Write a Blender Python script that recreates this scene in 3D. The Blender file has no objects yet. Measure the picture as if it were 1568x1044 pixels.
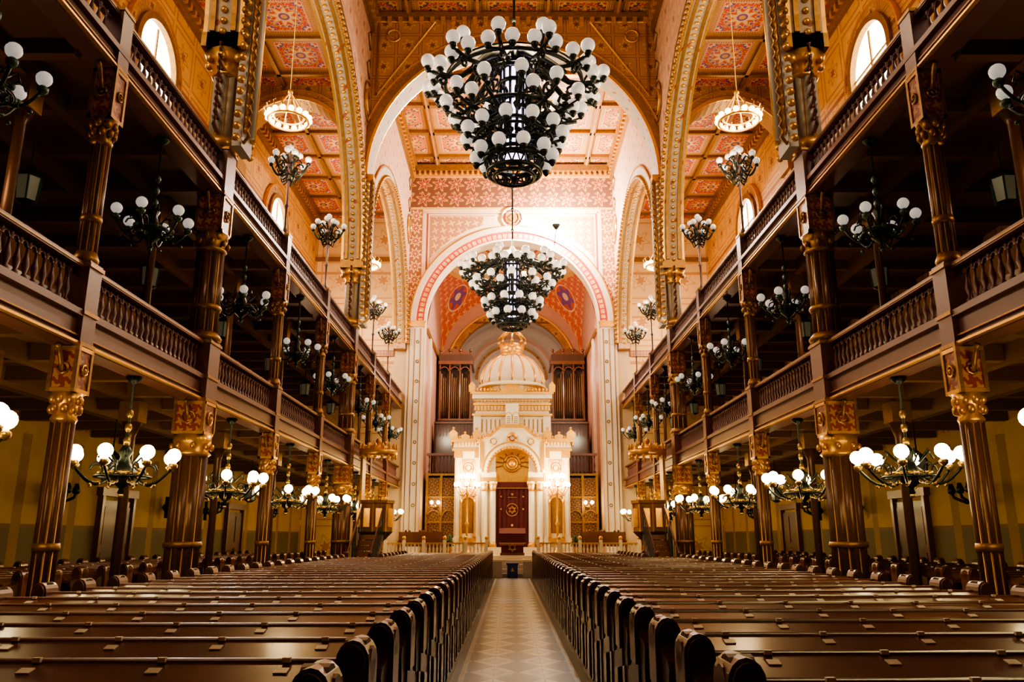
import bpy, math, random
from math import sin, cos, pi, sqrt, radians
from mathutils import Vector, Matrix
random.seed(3)
scene = bpy.context.scene

# ------------------------------------------------------------------ node DSL
class E:
    def __init__(s, nt, sock): s.nt=nt; s.k=sock
    def op(s, o, b=None, c=None):
        n=s.nt.nodes.new('ShaderNodeMath'); n.operation=o
        for i,v in enumerate((s,b,c)):
            if v is None: continue
            if isinstance(v,E): s.nt.links.new(v.k,n.inputs[i])
            else: n.inputs[i].default_value=v
        return E(s.nt,n.outputs[0])
    def __add__(s,b): return s.op('ADD',b)
    def __sub__(s,b): return s.op('SUBTRACT',b)
    def __mul__(s,b): return s.op('MULTIPLY',b)
    def __truediv__(s,b): return s.op('DIVIDE',b)
    def __gt__(s,b): return s.op('GREATER_THAN',b)
    def __lt__(s,b): return s.op('LESS_THAN',b)
    def fract(s): return s.op('FRACT')
    def abs(s): return s.op('ABSOLUTE')
    def sin(s): return s.op('SINE')
    def sqrt(s): return s.op('SQRT')
    def max(s,b): return s.op('MAXIMUM',b)
    def min(s,b): return s.op('MINIMUM',b)
    def atan2(s,b): return s.op('ARCTAN2',b)
def mix(fac,a,b):
    nt=fac.nt; n=nt.nodes.new('ShaderNodeMix'); n.data_type='RGBA'
    nt.links.new(fac.k,n.inputs[0])
    for i,v in ((6,a),(7,b)):
        if isinstance(v,E): nt.links.new(v.k,n.inputs[i])
        else: n.inputs[i].default_value=(*v,1)
    return E(nt,n.outputs[2])
def new_mat(name):
    m=bpy.data.materials.new(name); m.use_nodes=True
    return m, m.node_tree, m.node_tree.nodes['Principled BSDF']
def coords(nt):
    t=nt.nodes.new('ShaderNodeTexCoord'); s=nt.nodes.new('ShaderNodeSeparateXYZ')
    nt.links.new(t.outputs['Object'],s.inputs[0])
    return [E(nt,s.outputs[i]) for i in range(3)]
def noise(nt,scale,detail=3,vec=None):
    t=nt.nodes.new('ShaderNodeTexCoord'); n=nt.nodes.new('ShaderNodeTexNoise')
    nt.links.new(t.outputs['Object'],n.inputs['Vector'])
    n.inputs['Scale'].default_value=scale; n.inputs['Detail'].default_value=detail
    return E(nt,n.outputs['Fac'])
def M(name,col,rough=.5,metal=0.,var=.18,scale=3.,emit=None,es=0.,coat=0.,pat=None,spec=None):
    m,nt,b=new_mat(name)
    b.inputs['Roughness'].default_value=rough; b.inputs['Metallic'].default_value=metal
    if spec is not None: b.inputs['Specular IOR Level'].default_value=spec
    if coat: b.inputs['Coat Weight'].default_value=coat; b.inputs['Coat Roughness'].default_value=.12
    c=col
    if pat is not None:
        x,y,z=coords(nt); c=pat(x,y,z)
    n=noise(nt,scale)
    f=((n-.35)*2.2).op('MULTIPLY',var)
    cc=mix(f.max(0.), c, tuple(v*.35 for v in col)) if not isinstance(c,E) else mix(f.max(0.),c,(.04,.025,.02))
    nt.links.new(cc.k,b.inputs['Base Color'])
    if emit:
        b.inputs['Emission Color'].default_value=(*emit,1); b.inputs['Emission Strength'].default_value=es
    return m

def cell(a,size,off=0.): return ((a+off)/size).fract()-.5
def ros(cx,cy,n=8,k=.25):
    r=(cx*cx+cy*cy).sqrt(); a=cx.atan2(cy)
    return r, r*( (a*float(n)).sin()*k+1.)
def band(e,lo,hi): return (e>lo)*(e<hi)

def ceil_pat(sx,sy,ox,oy,red,gold,med,cream,blue,beam):
    def f(x,y,z):
        cx=cell(x,sx,ox); cy=cell(y,sy,oy)
        ax=cx.abs(); ay=cy.abs()
        e=ax.max(ay); d=ax+ay
        r,p=ros(cx,cy,8,.3)
        c=mix(e>.40,red,beam)
        fx=cell(x,sx/9); fy=cell(y,sy/9); r2,p2=ros(fx,fy,4,.6)
        c=mix((p2<.27)*(e<.345),c,gold)
        c=mix((r2<.10)*(e<.345),c,blue)
        qx=ax-.345; qy=ay-.345; rq,pq=ros(qx,qy,10,.15)
        c=mix((rq<.15)*(e<.345),c,blue); c=mix((pq<.11)*(e<.345),c,cream); c=mix((rq<.07)*(e<.345),c,red)
        c=mix(band(e,.335,.35),c,cream)
        c=mix(band(e,.35,.385),c,med)
        bx=cell(x,sx/26); by=cell(y,sy/26)
        c=mix(band(e,.355,.38)*((bx*bx+by*by)<.08),c,cream)
        c=mix(band(e,.385,.40),c,gold)
        c=mix(r<.275,c,gold)
        c=mix(r<.26,c,blue)
        r16,p16=ros(cx,cy,16,.12)
        c=mix(p16<.23,c,cream)
        c=mix(p16<.205,c,red)
        c=mix(p<.175,c,gold)
        c=mix(p<.145,c,cream)
        c=mix(r<.085,c,blue)
        c=mix(r<.05,c,gold)
        gx=cell(x,sx/18); gy=cell(y,sy/18); r3,p3=ros(gx,gy,4,.4)
        c=mix((p3<.24)*(e>.41),c,gold)
        c=mix((r3<.09)*(e>.41),c,red)
        return c
    return f
ceil_nave=M('ceiling_nave_paint',(.4,.2,.1),.6,pat=ceil_pat(2.62,2.5,1.31,0.,(.44,.055,.018),(.52,.25,.045),(.24,.085,.03),(.64,.36,.11),(.10,.06,.055),(.29,.13,.03)),var=.1)
ceil_side=M('ceiling_side_paint',(.4,.2,.1),.6,pat=ceil_pat(2.1,2.1,0.,0.,(.55,.035,.02),(.60,.28,.04),(.34,.08,.06),(.76,.46,.2),(.16,.05,.24),(.36,.17,.04)),var=.1)

def endwall_pat(x,y,z):
    ax=x.abs()
    cream=(.80,.58,.36); brown=(.15,.055,.025)
    r=(x*x+(z-12.08)*(z-12.08)).sqrt()
    fx=cell(x,.42); fz=cell(z,.42); q,p=ros(fx,fz,4,.5)
    fx=cell(x,.84); fz=cell(z,.84,.1); q2,p2=ros(fx,fz,6,.4)
    c=mix(ax>4.55,cream,(.70,.50,.32))
    sp=(r>5.45)*(ax<4.25)*(ax>1.5)*(z<17.8)*(z>12.5)
    c=mix(sp,c,(.42,.19,.09)); c=mix(sp*(p<.24),c,(.72,.44,.18))
    fr=((ax>4.36)*(ax<4.46)*(z<18.05)*(z>12.3)).max(band(z,17.95,18.05)*(ax<4.46))
    c=mix(fr*(r>5.2),c,(.28,.06,.04))
    fr=((ax>4.25)*(ax<4.29)*(z<17.86)*(z>12.3)).max(band(z,17.82,17.86)*(ax<4.29)*(ax>.9))
    c=mix(fr*(r>5.2),c,(.45,.2,.08))
    st=(ax>4.66)*(z>12.9)
    c=mix(st,c,(.30,.12,.05)); 
    sx=(ax-5.0)/.7; sz=cell(z,.7); _,ps=ros(sx,sz,8,.3)
    c=mix(st*(ps<.36),c,(.74,.45,.18)); c=mix(st*(ps<.20),c,(.32,.05,.03)); c=mix(st*(ps<.09),c,(.7,.45,.18))
    top=z>18.25
    c=mix(top,c,brown); c=mix(top*(p2<.33),c,(.50,.24,.08)); c=mix(top*(p2<.23),c,(.26,.035,.02)); c=mix(top*(p2<.09),c,(.6,.35,.12)); c=mix(top*(p<.10),c,(.42,.20,.06))
    c=mix(band(z,18.2,18.32),c,(.65,.38,.1)); c=mix(band(z,20.0,20.3),c,(.6,.32,.08))
    return c
m_end=M('end_wall_paint',(.7,.5,.35),.65,pat=endwall_pat,var=.12)

def wallpat(base,line,acc,s=1.4):
    def f(x,y,z):
        u=x+y
        cu=cell(u,s); cz=cell(z,s)
        e=cu.abs().max(cz.abs())
        c=mix(band(e,.42,.445),base,line); c=mix(band(e,.39,.40),c,acc)
        r,p=ros(cu,cz,6,.3)
        c=mix(band(p,.15,.20),c,acc); c=mix(p<.09,c,line)
        c=mix(band(z,14.6,14.75)+band(z,12.3,12.4)+band(z,9.9,10.05),c,line)
        return c
    return f
m_outer=M('outer_wall_ochre',(.7,.4,.12),.7,pat=wallpat((.60,.29,.055),(.26,.08,.02),(.42,.17,.03),1.5))
m_spand=M('arcade_wall_paint',(.7,.5,.4),.65,pat=wallpat((.56,.34,.23),(.26,.09,.05),(.40,.20,.11),1.1))
m_brown=M('transverse_arch_paint',(.4,.22,.1),.6,pat=wallpat((.36,.16,.05),(.15,.05,.015),(.52,.27,.07),.9))
def soffpat(x,y,z):
    u=cell(y+x,.6); w=cell(z,.6); r,p=ros(u,w,4,.5)
    c=mix(p<.3,(.40,.33,.27),(.50,.36,.20)); c=mix(r<.12,c,(.30,.08,.05)); return c
m_soff=M('arch_soffit_paint',(.4,.3,.2),.6,pat=soffpat)
m_cream=M('cream_plaster',(.76,.60,.44),.6)
m_sidecream=M('side_bay_plaster',(.85,.62,.36),.65,var=.1,scale=1,pat=wallpat((.80,.54,.27),(.55,.27,.10),(.70,.42,.17),2.2))
m_pale=M('pale_grey_stone',(.44,.40,.37),.5)
m_gold=M('gilding',(.80,.43,.08),.33,.7,var=.35,scale=9)
m_dgold=M('aged_gilding',(.36,.18,.04),.4,.6,var=.6,scale=12)
m_wood=M('dark_polished_wood',(.15,.050,.024),.30,var=.5,scale=5,coat=.3)
m_wood2=M('pew_side_wood',(.065,.022,.012),.38,var=.5,scale=6,coat=.25)
m_maroon=M('maroon_painted_iron',(.16,.062,.050),.38,.05,var=.3)
m_purple=M('purple_painted_iron',(.17,.085,.085),.35,.1,var=.3)
m_dark=M('dark_gallery_timber',(.14,.065,.032),.5)
def redpat(x,y,z):
    u=cell(x+y,.16); w=cell(z,.16); r,p=ros(u,w,4,.4); return mix(p<.3,(.26,.04,.015),(.50,.23,.05))
m_red=M('red_lacquer_panel',(.2,.04,.02),.4,pat=redpat)
m_shaft=M('bronze_shaft_paint',(.14,.065,.032),.32,.25,var=.3)
m_iron=M('black_green_iron',(.02,.028,.024),.35,.6)
m_green=M('verdigris_iron',(.05,.10,.08),.4,.5)
m_brass=M('brass',(.50,.32,.07),.3,.8)
m_globe=M('opal_glass_globe',(.85,.84,.80),.18,var=0,emit=(1,.95,.88),es=.3)  # faint emission added although these globes are unlit
m_lit=M('lit_opal_globe',(.9,.85,.7),.3,var=0,emit=(1,.76,.36),es=24)
m_lit2=M('lit_candle_globe',(.9,.85,.7),.3,var=0,emit=(1,.80,.42),es=40)
m_lant=M('stained_lantern_glass',(.7,.6,.8),.3,var=0,emit=(.9,.75,1.0),es=5)
m_ring=M('ring_lamp_glass',(.9,.8,.5),.3,var=0,emit=(1,.74,.26),es=14)
m_winglass=M('window_daylight_glass',(.9,.85,.7),.4,var=0,emit=(1,.90,.68),es=9)
m_plate=M('enamel_seat_plate',(.9,.85,.75),.3,var=0)
m_marble=M('white_marble',(.86,.76,.58),.35,var=.15,scale=4)
m_pilm=M('lilac_cream_pilaster',(.70,.60,.54),.4,var=.12,scale=2)
m_velvet=M('maroon_velvet',(.085,.008,.014),.8)
m_blue=M('blue_cloth',(.02,.05,.22),.6)
m_redband=M('inscription_red_band',(.5,.06,.04),.5,pat=lambda x,y,z:(lambda a,r: mix(((a*17.).fract()>.3)*band(r,4.52,4.74)*(((a*61.).fract()>.35).max((r-4.5)*((a*23.).fract())>.09)),(.50,.035,.02),(.80,.50,.2)))(x.atan2(z-12.08),(x*x+(z-12.08)*(z-12.08)).sqrt()))
def vaultpat(x,y,z):
    yy=y-43.8; r=(x*x+yy*yy).sqrt(); a=x.atan2(yy)
    c=mix(r>3.9,(.74,.46,.22),(.55,.12,.07))
    c=mix(band(r,3.75,3.95),c,(.7,.38,.08)); c=mix(band(r,3.0,3.1),c,(.5,.2,.08)); c=mix(r<1.6,c,(.85,.68,.45)); c=mix(band(r,1.5,1.65),c,(.45,.12,.06))
    fx=cell(x,.35); fy=cell(y,.35); _,pf=ros(fx,fy,4,.5); c=mix((pf<.22)*(r>3.95),c,(.72,.36,.12))
    mx=x.abs()-3.35; my=yy.abs()-3.35; q,p=ros(mx,my,6,.25)
    c=mix(q<.62,c,(.8,.46,.26)); c=mix(q<.56,c,(.5,.1,.06)); c=mix(p<.42,c,(.18,.07,.26)); c=mix(q<.18,c,(.8,.5,.3))
    c=mix(((a*14.).sin()>.93)*band(r,1.7,2.95),c,(.7,.38,.14))
    return c
m_vault=M('apse_vault_paint',(.7,.4,.3),.6,pat=vaultpat)
m_pink=M('apse_pink_plaster',(.50,.26,.19),.6,var=.2)
m_grey=M('niche_grey_plaster',(.48,.40,.36),.6)
def lattice(x,y,z):
    cu=cell(x,.3); cz=cell(z,.3); r,p=ros(cu,cz,4,.5)
    e=cu.abs().max(cz.abs())
    c=mix(band(p,.18,.3),(.09,.035,.02),(.36,.17,.05)); return mix(e>.45,c,(.24,.11,.035))
m_lattice=M('gilded_lattice_screen',(.3,.15,.06),.5,pat=lattice)
def tile(x,y,z):
    u=cell(x,.56); v=cell(y,.84)
    d=u.abs()+v.abs()
    c=mix(d<.5,(.11,.14,.19),(.52,.56,.62))
    c=mix(d<.30,c,(.28,.31,.36)); c=mix(d<.14,c,(.58,.58,.56))
    g=(cell(y,.42).abs()>.485).max(cell(x,.28).abs()>.485)
    c=mix(g,c,(.12,.12,.13))
    e=x.abs()
    c=mix(e>.66,c,(.06,.055,.055)); c=mix(band(e,.60,.66),c,(.48,.46,.42))
    return c
m_tile=M('aisle_marble_tiles',(.4,.4,.38),.38,pat=tile,var=.35,scale=6,spec=.25)
m_floor=M('dark_floorboards',(.07,.04,.025),.4)
def lowwall(x,y,z):
    u=y
    c=mix(z<1.75,(.50,.30,.045),(.13,.095,.025)); c=mix(band(z,1.7,1.78),c,(.2,.1,.02))
    e=cell(u,2.05).abs()
    c=mix((e>.42)*(z<3.6),c,(.30,.16,.03))
    return c
m_low=M('lower_wall_paint',(.4,.3,.1),.6,pat=lowwall)
m_pipe=M('organ_pipe_metal',(.17,.085,.035),.35,.6)
m_leaf=M('leaf_green',(.03,.09,.03),.5)

# ------------------------------------------------------------------ mesh builder
class MB:
    def __init__(s): s.v=[]; s.f=[]; s.m=[]; s.s=[]; s.mats=[]
    def mi(s,m):
        if m not in s.mats: s.mats.append(m)
        return s.mats.index(m)
    def add(s,vs,fs,mat,smooth=False):
        o=len(s.v); k=s.mi(mat)
        s.v.extend(vs)
        for f in fs: s.f.append(tuple(i+o for i in f)); s.m.append(k); s.s.append(smooth)
    def box(s,x0,x1,y0,y1,z0,z1,mat):
        if x0>x1:x0,x1=x1,x0
        if y0>y1:y0,y1=y1,y0
        vs=[(x,y,z) for x in(x0,x1) for y in(y0,y1) for z in(z0,z1)]
        s.add(vs,[(0,1,3,2),(4,6,7,5),(0,4,5,1),(2,3,7,6),(0,2,6,4),(1,5,7,3)],mat)
    def cb(s,c,d,mat): s.box(c[0]-d[0]/2,c[0]+d[0]/2,c[1]-d[1]/2,c[1]+d[1]/2,c[2]-d[2]/2,c[2]+d[2]/2,mat)
    def lathe(s,prof,mat,c=(0,0,0),n=16,smooth=True,lobes=0,amp=0,ph=0.):
        vs=[];fs=[]
        for r,z in prof:
            for i in range(n):
                a=2*pi*i/n+ph; rr=r*(1+amp*cos(lobes*a))
                vs.append((c[0]+rr*cos(a),c[1]+rr*sin(a),c[2]+z))
        for j in range(len(prof)-1):
            for i in range(n):
                fs.append((j*n+i,j*n+(i+1)%n,(j+1)*n+(i+1)%n,(j+1)*n+i))
        fs.append(tuple(range(n))[::-1]); fs.append(tuple((len(prof)-1)*n+i for i in range(n)))
        s.add(vs,fs,mat,smooth)
    def sph(s,c,r,mat,n=10,m=7,sz=1.):
        p=[(max(.002,r*sin(pi*j/m)),-r*sz*cos(pi*j/m)) for j in range(m+1)]
        s.lathe(p,mat,c,n)
    def tube(s,pts,r,mat,n=6,closed=False):
        P=[Vector(p) for p in pts]; L=len(P); vs=[];fs=[]
        up=Vector((0,0,1))
        for i in range(L):
            if closed: t=(P[(i+1)%L]-P[i-1])
            else: t=P[min(i+1,L-1)]-P[max(i-1,0)]
            t.normalize()
            a=t.cross(up)
            if a.length<.05: a=t.cross(Vector((1,0,0)))
            a.normalize(); b=a.cross(t)
            rr=r[i] if isinstance(r,(list,tuple)) else r
            for k in range(n):
                q=2*pi*k/n; vs.append(tuple(P[i]+a*(rr*cos(q))+b*(rr*sin(q))))
        for i in range(L if closed else L-1):
            j=(i+1)%L
            for k in range(n): fs.append((i*n+k,i*n+(k+1)%n,j*n+(k+1)%n,j*n+k))
        if not closed: fs.append(tuple(range(n))); fs.append(tuple((L-1)*n+k for k in range(n)))
        s.add(vs,fs,mat,True)
    def ring(s,c,R,r,mat,n=32,k=6):
        s.tube([(c[0]+R*cos(2*pi*i/n),c[1]+R*sin(2*pi*i/n),c[2]) for i in range(n)],r,mat,k,True)
    def prism(s,poly,axis,w0,w1,mat,smooth=False):
        n=len(poly); f=(lambda u,w,z:(u,w,z)) if axis=='x' else (lambda u,w,z:(w,u,z))
        vs=[f(u,w0,z) for u,z in poly]+[f(u,w1,z) for u,z in poly]
        fs=[tuple(range(n)),tuple(range(n,2*n))[::-1]]+[(i,(i+1)%n,n+(i+1)%n,n+i) for i in range(n)]
        s.add(vs,fs,mat,smooth)
    def archwall(s,axis,w0,w1,u0,u1,zb,zt,uc,rx,rz,zc,mat,soff=None,n=40,jambs=True):
        f=(lambda u,w,z:(u,w,z)) if axis=='x' else (lambda u,w,z:(w,u,z))
        soff=soff or mat
        if jambs:
            for a,b in((u0,uc-rx),(uc+rx,u1)):
                if b-a>.001:
                    p=[f(a,w0,zb),f(b,w1,zt)]
                    s.box(p[0][0],p[1][0],p[0][1],p[1][1],zb,zt,mat)
        A=[(uc-rx*cos(pi*i/n),zc+rz*sin(pi*i/n)) for i in range(n+1)]
        for i in range(n):
            (a,za),(b,zb2)=A[i],A[i+1]
            for w in(w0,w1): s.add([f(a,w,za),f(b,w,zb2),f(b,w,zt),f(a,w,zt)],[(0,1,2,3)],mat)
            s.add([f(a,w0,za),f(b,w0,zb2),f(b,w1,zb2),f(a,w1,za)],[(0,1,2,3)],soff,True)
    def band(s,axis,w0,w1,uc,zc,r0,r1,mat,a0=0.,a1=pi,n=40,sx=1.,szz=1.):
        f=(lambda u,w,z:(u,w,z)) if axis=='x' else (lambda u,w,z:(w,u,z))
        vs=[];fs=[]
        for i in range(n+1):
            a=a0+(a1-a0)*i/n
            for r,w in((r0,w0),(r1,w0),(r1,w1),(r0,w1)):
                vs.append(f(uc+r*cos(a)*sx,w,zc+r*sin(a)*szz))
        for i in range(n):
            for k in range(4): fs.append((i*4+k,i*4+(k+1)%4,i*4+4+(k+1)%4,i*4+4+k))
        fs.append((0,1,2,3)); fs.append(tuple(n*4+k for k in range(4)))
        s.add(vs,fs,mat,False)
    def mesh(s,name):
        me=bpy.data.meshes.new(name); me.from_pydata(s.v,[],s.f)
        for m in s.mats: me.materials.append(m)
        me.polygons.foreach_set('material_index',s.m); me.polygons.foreach_set('use_smooth',s.s)
        me.update(); return me
    def obj(s,name,loc=(0,0,0)):
        return place(name,s.mesh(name),loc)
def place(name,me,loc=(0,0,0),rz=0.):
    o=bpy.data.objects.new(name,me); o.location=loc; o.rotation_euler=(0,0,rz)
    scene.collection.objects.link(o); return o

# ------------------------------------------------------------------ dimensions
ZC=20.8; ZS=17.7; XO=10.1; YE=38.5; YB=-11.
PIERS=[1.4,13.7,26.4]; BAYS=[(-11.,1.4),(1.4,13.7),(13.7,26.4),(26.4,38.5)]
COLS=[-7.0,-2.8,5.5,9.6,17.9,22.2,30.4,34.4]
LG=(3.8,4.25,4.87); UG=(7.65,8.0,8.55)
XD=XO-.01; YD=YE-.01

# floor
b=MB(); b.box(-XO,XO,YB,YE,-.2,0,m_floor); b.obj('floor')
b=MB(); b.box(-.83,.83,YB,31.3,0,.012,m_tile); b.obj('aisle_tile_runner')
# ceilings
b=MB(); b.box(-5.9,5.9,YB,YE,ZC,ZC+.3,ceil_nave)
for X in(-3.93,-1.31,1.31,3.93): b.box(X-.13,X+.13,YB,YE,ZC-.16,ZC,m_dgold); b.box(X-.05,X+.05,YB,YE,ZC-.22,ZC-.16,m_brown)
y=YB+1
while y<YE:
    yy=round(y/2.5)*2.5; b.box(-5.3,5.3,yy-.13,yy+.13,ZC-.16,ZC,m_dgold); y+=2.5
b.obj('ceiling')
for s,nm in((-1,'west'),(1,'east')):
    b=MB(); b.box(s*5.9,s*(XO+.3),YB,YE+.3,ZS,ZS+.3,ceil_side)
    for X in(6.3,8.4): b.box(s*(X-.07),s*(X+.07),YB,YE,ZS-.12,ZS,m_dgold)
    yy=YB
    while yy<YE:
        q=round(yy/2.1)*2.1; b.box(s*5.9,s*XO,q-.07,q+.07,ZS-.12,ZS,m_dgold); yy+=2.1
    b.obj('ceiling_aisle_'+nm)
# walls
for s,nm in((-1,'west'),(1,'east')):
    b=MB(); b.box(s*XO,s*(XO+.4),YB,YE,3.9,ZS+.3,m_outer); b.box(s*XO,s*(XO+.4),YB,YE,0,3.9,m_low)
    b.obj('wall_'+nm)
    b=MB()
    for z0,z1,dx in((ZS-.75,ZS-.6,.12),(ZS-.3,ZS,.28),(ZS-.6,ZS-.3,.14)):
        b.box(s*XO,s*(XO-dx),YB,YE,z0,z1,m_dgold)
        b.box(s*5.9,s*(5.9+dx),YB,YE,z0,z1,m_dgold)
    yy=YB
    while yy<YE:
        b.box(s*XO,s*(XO-.24),yy,yy+.14,ZS-.5,ZS-.3,m_gold); b.box(s*5.9,s*6.12,yy,yy+.14,ZS-.5,ZS-.3,m_gold); yy+=.34
    b.obj('trim_cornice_aisle_'+nm)
    b=MB()
    for z0,z1,dx in((ZC-.95,ZC-.85,.08),(ZC-.3,ZC-.16,.3),(ZC-.85,ZC-.3,.12)):
        b.box(s*5.3,s*(5.3-dx),YB,YE,z0,z1,m_dgold)
    yy=YB
    while yy<YE:
        b.box(s*5.3,s*5.06,yy,yy+.16,ZC-.62,ZC-.3,m_gold); yy+=.4
    b.obj('trim_cornice_nave_'+nm)
    # arcade
    b=MB(); g=MB()
    for y0,y1 in BAYS:
        yc=(y0+y1)/2; r=(y1-y0)/2-.45; zc=10.9
        b.archwall('y',s*5.3,s*5.9,y0,y1,10.6,ZC+.2,yc,r,r,zc,m_spand,m_soff,48)
        for w in(s*5.22,s*5.9):
            w1=w+s*.08
            g.band('y',w,w1,yc,zc,r,r+.12,m_gold,n=48); g.band('y',w+s*.02,w1,yc,zc,r+.12,r+.42,m_pale,n=48); g.band('y',w,w1,yc,zc,r+.42,r+.5,m_dgold,n=48)
        g.band('y',s*5.35,s*5.45,yc,zc,r-.05,r,m_dgold,n=48); g.band('y',s*5.75,s*5.85,yc,zc,r-.05,r,m_dgold,n=48)
        k=int(pi*r/.23)
        for i in range(k+1):
            a=pi*i/k
            g.sph((s*5.2,yc+(r+.02)*cos(a),zc+(r+.02)*sin(a)),.085,m_dgold,6,4)
            g.sph((s*5.6,yc+(r-.02)*cos(a),zc+(r-.02)*sin(a)),.07,m_gold,6,4)
        for dy in(-1,1):
            g.tube([(s*5.26,yc+dy*(r-.1)+.45*cos(t*pi/10),16.9+.45*sin(t*pi/10)) for t in range(20)],.05,m_gold,5,True)
            g.tube([(s*5.26,yc+dy*(r-.1)+.25*cos(t*pi/10),16.9+.25*sin(t*pi/10)) for t in range(20)],.04,m_dgold,5,True)
            g.tube([(s*5.26,yc+dy*(r-.1)+.75*cos(t*pi/12),16.9+.75*sin(t*pi/12)) for t in range(24)],.03,m_dgold,5,True)
            for zz in(18.2,19.4):
                yy=yc+dy*(r-.2)
                g.tube([(s*5.27,yy-.45,zz),(s*5.27,yy,zz+.4),(s*5.27,yy+.45,zz),(s*5.27,yy,zz-.4)],.03,m_dgold,4,True)
    b.obj('wall_arcade_'+nm); g.obj('trim_arcade_'+nm)
    for yp in PIERS:
        b=MB(); b.archwall('x',yp-.4,yp+.4,min(s*5.9,s*XO),max(s*5.9,s*XO),14.9,ZS,s*8.0,2.0,2.1,15.0,m_brown,m_dgold,24)
        b.band('x',yp-.46,yp-.4,s*8.0,15.0,2.0,2.14,m_gold,n=24,szz=1.05); b.band('x',yp-.46,yp-.4,s*8.0,15.0,2.35,2.42,m_gold,n=24,szz=1.03)
        b.box(s*(XO-.1),s*XO,yp-.35,yp+.35,8.2,14.9,m_outer); b.box(s*(XO-.22),s*XO,yp-.45,yp+.45,14.4,14.9,m_dgold)
        b.obj('trim_aisle_arch')
# back wall
b=MB(); b.box(-XO-.4,XO+.4,YB-.3,YB,0,ZC+.3,m_outer); b.obj('wall_south')
# nave transverse arches
for yp in PIERS:
    b=MB(); b.archwall('x',yp-.45,yp+.45,-5.3,5.3,14.0,ZC,0,5.2,5.3,14.1,m_brown,m_soff,48)
    for sy in(-1,1):
        w0=yp+sy*.45; w1=w0+sy*.07
        b.band('x',w0,w1,0,14.1,5.2,5.30,m_gold,n=48,szz=1.02); b.band('x',w0,w1,0,14.1,5.30,5.55,m_dgold,n=48,szz=1.02); b.band('x',w0,w1,0,14.1,5.62,5.68,m_gold,a0=.3,a1=pi-.3,n=48,szz=1.02)
        for sx in(-1,1):
            T=[(sx*5.0,20.3),(sx*2.9,20.3),(sx*5.0,17.2)]
            for i in range(3):
                p,q=T[i],T[(i+1)%3]; b.tube([(p[0],w1,p[1]),(q[0],w1,q[1])],.045,m_gold,5)
            b.tube([(sx*4.45+.25*cos(t*pi/8),w1,19.7+.25*sin(t*pi/8)) for t in range(16)],.04,m_gold,5,True)
        b.box(-5.2,5.2,w0,w0+sy*.2,ZC-.35,ZC-.16,m_dgold)
        for k in range(26): b.box(-5.1+k*.4,-4.94+k*.4,w0,w0+sy*.16,ZC-.55,ZC-.35,m_gold)
    for sx in(-1,1):
        b.box(sx*5.3,sx*5.12,yp-.28,yp+.28,8.6,14.1,m_pale)
        for q in(-.2,.2): b.lathe([(.06,0),(.06,5.2)],m_gold,(sx*5.08,yp+q,8.9),8)
        b.lathe([(.08,0),(.08,5.2)],m_pale,(sx*5.06,yp,8.9),8)
        b.box(sx*5.3,sx*5.0,yp-.38,yp+.38,13.9,14.15,m_gold)
    b.obj('trim_nave_arch')

# end wall
b=MB(); R0=4.4; ZA=12.08
b.archwall('x',YE,YE+.9,-5.9,5.9,0,ZC+.2,0,R0,R0,ZA,m_end,m_cream,56)
b.obj('wall_north')
b=MB()
b.band('x',YE-.05,YE,0,ZA,4.42,4.84,m_redband,n=56)
b.band('x',YE-.14,YE,0,ZA,4.34,4.44,m_cream,n=56); b.band('x',YE-.16,YE,0,ZA,4.84,5.12,m_cream,n=56); b.band('x',YE-.1,YE,0,ZA,5.12,5.2,m_gold,n=56)
for sx in(-1,1):
    b.box(sx*4.45,sx*5.25,YE-.22,YE,1.0,ZA,m_pilm); b.box(sx*4.42,sx*5.3,YE-.3,YE,0.8,1.6,m_pilm)
    for q in(4.55,4.85,5.10): b.box(sx*q,sx*(q+.04),YE-.25,YE-.2,1.8,ZA-.4,m_dgold)
    for k in range(9): b.tube([(sx*4.71+.07*cos(t*pi/4),YE-.24,3+k+.07*sin(t*pi/4)) for t in range(8)],.02,m_dgold,4,True)
    b.box(sx*4.42,sx*5.3,YE-.3,YE,ZA-.3,ZA,m_gold)
def roundel(b,x,z,r,y,m1,m2):
    b.tube([(x+r*cos(t*pi/12),y,z+r*sin(t*pi/12)) for t in range(24)],.06,m1,6,True)
    b.tube([(x+r*.65*cos(t*pi/12),y,z+r*.65*sin(t*pi/12)) for t in range(24)],.04,m2,6,True)
roundel(b,0,17.72,.55,YE-.06,m_cream,m_red); 
b.prism([(.5*cos(t*pi/12),17.72+.5*sin(t*pi/12)) for t in range(24)],'x',YE-.03,YE,m_brown)
b.prism([(.22*cos(t*pi/2),17.72+.22*sin(t*pi/2)) for t in range(4)],'x',YE-.08,YE,m_gold)
b.box(-5.3,5.3,YE-.3,YE,ZC-.5,ZC-.16,m_dgold); b.box(-5.3,5.3,YE-.12,YE,ZC-.75,ZC-.65,m_gold)
for i in range(38): b.box(-5.2+i*.28,-5.08+i*.28,YE-.26,YE,ZC-.66,ZC-.5,m_gold)
b.box(-4.45,4.45,YE-.05,YE,17.98,18.05,m_cream)
b.obj('trim_sanctuary_arch')
for s,nm in((-1,'west'),(1,'east')):
    b=MB(); b.box(s*5.9,s*(XO+.3),YE,YE+.4,0,ZS+.3,m_sidecream); 
    b.box(s*5.9,s*XO,YE-.1,YE,10.3,10.6,m_red); b.box(s*5.9,s*XO,YE-.15,YE,15.3,15.5,m_dgold)
    b.obj('wall_north_aisle_'+nm)
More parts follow.
